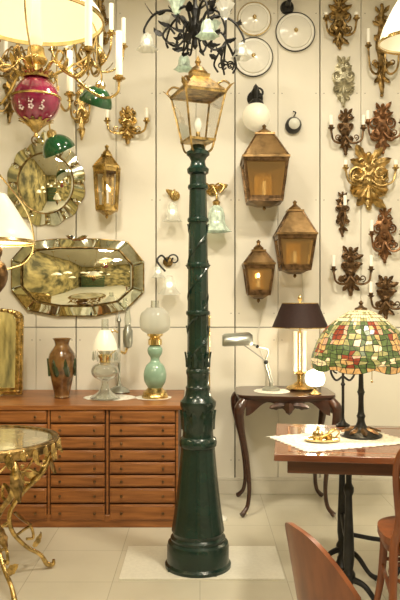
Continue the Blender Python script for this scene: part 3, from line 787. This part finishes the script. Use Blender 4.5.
for k in range(4):
    a=-.28+k*pi/2-.6; c,s_=math.cos(a),math.sin(a)
    P=lambda r,z:(r*c,r*s_,z)
    o.tube([P(.32,.7),P(.35,.63),P(.31,.53),P(.2,.44),P(.13,.35),P(.14,.25),P(.22,.15),P(.3,.09),P(.34,.03),P(.375,.02),P(.38,.045)],[.014,.02,.017,.012,.012,.012,.011,.011,.014,.012,.008],'gold',seg=10)
    o.leaf(P(.34,.66),(c*.2,s_*.2,-1),.16,.06,'oldgold',up=(c,s_,0),curl=.12); o.leaf(P(.15,.34),(c,s_,-1.2),.13,.05,'oldgold',up=(c,s_,.5),curl=.2)
    o.tube([P(.3,.52),P(.22,.56),P(.2,.5),P(.25,.48)],.008,'gold',seg=6); o.tube([P(.16,.22),P(.24,.25),P(.26,.19),P(.22,.19)],.008,'gold',seg=6)
    o.tube([P(.13,.3),P(.06,.28),P(0,.33)],.01,'gold',seg=8)
    o.leaf(P(.3,.5),(-c,-s_,.3),.1,.04,'gold',up=(-s_,c,.3)); o.leaf(P(.26,.14),(c,s_,.8),.09,.04,'gold',up=(-s_,c,.3))
o.lathe([(0,.26),(.02,.28),(.045,.32),(.03,.36),(.015,.38),(.025,.4),(0,.44)],'gold',seg=16)
o.done()

# ---------------------------------------------------------------- chandeliers
def rod(o,z0,m,r=1):
    top=(ZC-o.loc.z)/o.s
    o.tube([(0,0,z0),(0,0,top)],r,m,raw=True)
    o.lathe([(2,top-8),(7,top-5),(9,top-1),(9,top)],m)
D=3.0
o=O('pendant_oil_lamp_chandelier',36,102,D)
o.part('egg').lathe([(3,-23),(12,-20),(20,-12),(24,-1),(22.5,9),(17,18),(10,23)],'purple',smooth=4,seg=36)
for k in range(9):
    a=-pi/2+(k%3-1)*.45; z=-10+(k//3)*6; r=23.3-abs(z)*.12
    for j in range(5):
        b_=2*pi*j/5; o.sph((r*math.cos(a)+1.9*math.cos(b_),r*math.sin(a)+(.25 if abs(a+pi/2)<.1 else 1.0),z+1.9*math.sin(b_)),1.15,'enamel_pink',(1,1,1),seg=6)
o.part('mounts').lathe([(0,-36),(2.5,-34),(1.5,-31),(4,-29),(6,-26),(11,-22),(12.5,-20.5),(8,-20)],'gold')
o.lathe([(10,22),(14,23),(15,26),(11,29),(7,30),(7,36),(10,38),(12,42),(9,46),(8,54),(5,56)],'gold',seg=24)
for k in range(12):
    a=2*pi*k/12; o.leaf((12*math.cos(a),12*math.sin(a),24),(math.cos(a),math.sin(a),1),9,4.5,'gold',up=(math.cos(a),math.sin(a),-.3))
    o.leaf((10*math.cos(a),10*math.sin(a),-21),(math.cos(a),math.sin(a),.6),8,4,'gold',up=(math.cos(a),math.sin(a),-1),curl=.3)
o.part('band').tube([(24.2*math.cos(a),24.2*math.sin(a),4) for a in [2*pi*i/40 for i in range(41)]],1.2,'gold',seg=6,raw=True)
o.part('chimney').lathe([(5,54),(7,62),(6,72),(4,112)],'opal_lit',cap=False,smooth=3)
S_=17
o.part('shade').lathe([(67,66+S_),(66,70+S_),(60,79+S_),(46,93+S_),(29,105+S_),(16,111+S_),(10,113+S_)],'opal_lit',cap=False,smooth=3,seg=56)
o.part('shade_ring').lathe([(68,63+S_),(68.5,64+S_),(68,67+S_),(66,67+S_),(66,63+S_),(68,63+S_)],'brass',cap=False,seg=56)
for k in range(6):
    a=pi*2*k/6+.3
    o.part('arms').tube([(14*math.cos(a),14*math.sin(a),26),(30*math.cos(a),30*math.sin(a),34),(48*math.cos(a),48*math.sin(a),20),(68*math.cos(a),68*math.sin(a),10),(82*math.cos(a),82*math.sin(a),16),(84*math.cos(a),84*math.sin(a),28)],[1.8,1.6,1.4,1.3],'gold')
    o.tube([(30*math.cos(a),30*math.sin(a),33),(38*math.cos(a),38*math.sin(a),42),(46*math.cos(a),46*math.sin(a),36),(40*math.cos(a),40*math.sin(a),30)],1.1,'gold')
    o.leaf((45*math.cos(a),45*math.sin(a),22),(math.cos(a),math.sin(a),.8),12,5,'gold',up=(0,0,1))
    o.part('candles').candle((84*math.cos(a),84*math.sin(a),30),'gold',h=46,r=3.4,cup=6.5)
o.part('chains')
for k in range(3):
    a=2*pi*k/3+.6
    o.tube([(67*math.cos(a),67*math.sin(a),67+S_),(30*math.cos(a),30*math.sin(a),155),(0,0,190)],.9,'brass',seg=5)
    o.tube([(13*math.cos(a),13*math.sin(a),27),(56*math.cos(a),56*math.sin(a),56),(67*math.cos(a),67*math.sin(a),63+S_)],.9,'brass',seg=5)
rod(o,185,'brass',1.5)
o.done()
def green_lamp(name,px,py,d,tilt,r=15):
    o=O(name,px,py,d); R=RY(tilt)@RX(.35)
    o.part('shade').lathe([(r,-6),(r*.97,-2),(r*.8,4),(r*.5,9),(r*.25,11)],'green_glass',R=R,cap=False,smooth=3,seg=32)
    o.lathe([(r*.96,-5.8),(r*.92,-2),(r*.76,3.6),(r*.45,8.4),(r*.2,10)],'opal',R=R,cap=False,smooth=3,seg=32)
    o.part('fitter').lathe([(r*.3,10),(r*.3,14),(r*.15,17)],'brass',R=R)
    p=R@Vector((0,0,16)); o.tube([p,p+Vector((0,0,8)),(0,0,35)],.9,'brass')
    o.sph(R@Vector((0,0,0)),3.6,'opal',seg=10)
    rod(o,34,'brass',.8); o.done()
green_lamp('green_glass_pendant_lamp',97,98,3.35,.35,17)
green_lamp('green_glass_pendant_lamp',57,146,4.7,-.4,17)
o=O('cream_shade_pendant_lamp',-4,240,3.4)
o.part('shade').lathe([(38,-2),(36,6),(27,20),(17,36),(10,46)],'opal_dim',cap=False,smooth=3,seg=40)
o.part('ring').lathe([(38.5,-4),(39,-2),(38,0),(37,-2)],'brass',cap=False,seg=40)
o.part('body').lathe([(0,-64),(4,-60),(3,-54),(9,-46),(12,-34),(9,-24),(4,-20),(6,-14),(6,-8),(3,-4),(3,6)],'bronze',smooth=2)
for k in range(3):
    a=2*pi*k/3; o.part('arms').tube([(10*math.cos(a),10*math.sin(a),-30),(30*math.cos(a),30*math.sin(a),-22),(38*math.cos(a),38*math.sin(a),-3),(30*math.cos(a),30*math.sin(a),30),(0,0,70)],.9,'brass')
rod(o,68,'brass',1); o.done()
o=O('cream_shade_pendant_lamp',412,40,3.3)
o.part('shade').lathe([(32,-2),(30,8),(23,24),(14,40),(8,48)],'opal_dim',cap=False,smooth=3,seg=40)
o.part('ring').lathe([(32.5,-4),(33,-2),(32,0),(31,-2)],'brass',cap=False,seg=40)
o.part('body').lathe([(0,-30),(5,-26),(8,-18),(5,-8),(3,-2),(3,6)],'brass',smooth=2); rod(o,46,'brass',1); o.done()
def candle_chand(name,px,py,d,n,R,m,ch=20,lit=False,ph=0,rise=14):
    o=O(name,px,py,d)
    o.part('stem').lathe([(0,-16),(2,-14),(1,-11),(4,-8),(6,-3),(5,1),(2,4),(3,7),(5,10),(3,14),(1.5,20),(3,24),(1.5,28),(1.2,40)],m,seg=18)
    for k in range(n):
        a=ph+2*pi*k/n; P=lambda r,z:(r*math.cos(a),r*math.sin(a),z)
        o.part('arms').tube([P(4,0),P(R*.35,-10),P(R*.7,-8),P(R*.95,2),P(R,rise)],[1.4,1.1,1,1],m,seg=7)
        o.tube([P(3,14),P(R*.3,16),P(R*.5,4),P(R*.4,0)],.8,m,seg=6)
        o.leaf(P(R*.5,-9),(math.cos(a),math.sin(a),.7),R*.28,R*.12,m,up=(0,0,1))
        o.part('candles').candle(P(R,rise+2),m,h=ch,r=2.2,cup=4.4,lit=lit)
    rod(o,38,m,1); o.done()
candle_chand('brass_candle_chandelier',88,60,4.3,6,36,'gold',26,False,.3)
candle_chand('brass_candle_chandelier',18,66,4.6,6,34,'oldgold',22,True,.1)
o=O('iron_flower_chandelier',195,28,4.45)
o.part('stem').lathe([(0,-22),(3,-18),(2,-12),(6,-8),(8,0),(5,6),(3,12),(5,18),(2,24),(2,40)],'iron',seg=16)
for k in range(8):
    a=.25+2*pi*k/8; P=lambda r,z,da=0:(r*math.cos(a+da),r*math.sin(a+da),z)
    R=54 if k%2==0 else 36
    o.part('arms').tube([P(5,-4),P(R*.4,14),P(R*.75,10),P(R*.95,-6),P(R*.9,-14)],[1.6,1.3,1.1,1.2],'iron')
    o.tube([P(6,-6),P(R*.35,-20),P(R*.6,-12),P(R*.5,-2),P(R*.38,-8)],1.1,'iron')
    for t,z,da in((.35,12,.1),(.55,14,-.15),(.8,8,.12),(.4,-18,.1),(.6,-10,-.1)):
        o.leaf(P(R*t,z,da*.4),(math.cos(a+da*6),math.sin(a+da*6),.5-random.random()),13,7,'iron',up=(random.random()-.5,-1,.6),curl=.5)
    o.part('shades')
    if k%2==0:
        tulip(o,P(R*.9,-10),'mintglass' if k%4 else 'frost',8,16)
    else:
        o.lathe([(2,0),(4,3),(5,8),(8,14),(9,15)],'mintglass' if k%4==1 else 'frost',P(R*.95,2),seg=24,fl=6,amp=.1,cap=False)
rod(o,38,'iron',1.2); o.done()
o=O('iron_flower_chandelier',226,62,4.6)
o.part('arms')
for k in range(5):
    a=2*pi*k/5+.5; P=lambda r,z:(r*math.cos(a),r*math.sin(a),z)
    o.tube([P(1,20),P(8,8),P(12,-2),P(8,-10)],1,'iron'); o.leaf(P(9,4),(math.cos(a),math.sin(a),.4),10,5,'iron'); o.scroll((5*math.cos(a),-4),4,0,1,'iron',.8,1,5*math.sin(a))
rod(o,18,'iron',.8); o.done()

# ---------------------------------------------------------------- things added behind camera to fill the mirror reflections
def pend(x,y,z,m='opal_lit'):  # extra pendants added out of view: glow for the mirrors and room light
    o=O('added_pendant_lamp',unit=.005,loc=(x,y,z))
    o.part('shade').lathe([(34,0),(32,8),(22,24),(8,34)],m,cap=False,smooth=3,seg=28); o.part('bulb').sph((0,0,6),5,'bulb',seg=8); o.part('body').lathe([(0,-24),(6,-18),(9,-8),(4,0),(3,20)],'brass'); rod(o,33,'brass',1); o.done()
for (x,y,z) in [(-1.5,.8,2.2),(-2.0,-.4,2.4),(-1.1,-1.0,2.5),(-2.1,1.9,2.1),(1.4,-.8,2.3),(-1.7,-1.1,2.25),(-2.2,.9,1.7),(-.5,-1.5,2.1),(-2.2,2.6,1.9)]: pend(x,y,z)
o=O('added_cabinet',unit=1,loc=(-1.6,-1.9,0),bevel=.006)  # out-of-view cabinet added to give the mirrors dark green to reflect
o.part('case').box((0,-.05,1.0),(1.5,.4,2.0),'cab_green')
for z in(.5,.9,1.3,1.7):
    o.part('shelves').box((0,.2,z),(1.4,.12,.03),'gold')
o.done()

# ---------------------------------------------------------------- lights
warm=(1,.885,.68)
light('ceiling_fill_a','AREA',(-.8,2.8,3.8),78,warm,.45)  # all four ceiling areas: unseen fill added to light the room, no fixtures
light('ceiling_fill_b','AREA',(1.0,2.8,3.8),84,warm,.45)
light('ceiling_fill_c','AREA',(.1,.3,3.8),115,warm,.5)
light('ceiling_fill_d','AREA',(.2,4.3,3.83),6,warm,.4)
def at(px,py,d): return ((px-200)*d/F,d,H-(py-300)*d/F)
light('stained_glass_lamp_light','POINT',at(361,352,3.58),7,(1,.8,.5),.04)
light('oil_lamp_light','POINT',at(36,60,3.0),7,(1,.78,.45),.05)
light('small_lamp_light','POINT',at(315,366,4.55),7,(1,.84,.56),.05)
light('left_lamp_light','POINT',at(-4,228,3.4),5,(1,.8,.5),.05)
w=bpy.data.worlds.new('World'); sc.world=w; w.use_nodes=True
w.node_tree.nodes['Background'].inputs[0].default_value=(1,.9,.75,1); w.node_tree.nodes['Background'].inputs[1].default_value=.3
cam=bpy.data.cameras.new('camera'); co=bpy.data.objects.new('camera',cam); sc.collection.objects.link(co)
co.location=(0,0,H); co.rotation_euler=(pi/2,0,0); cam.sensor_fit='VERTICAL'; cam.sensor_height=24; cam.lens=28; cam.clip_start=.05
sc.camera=co
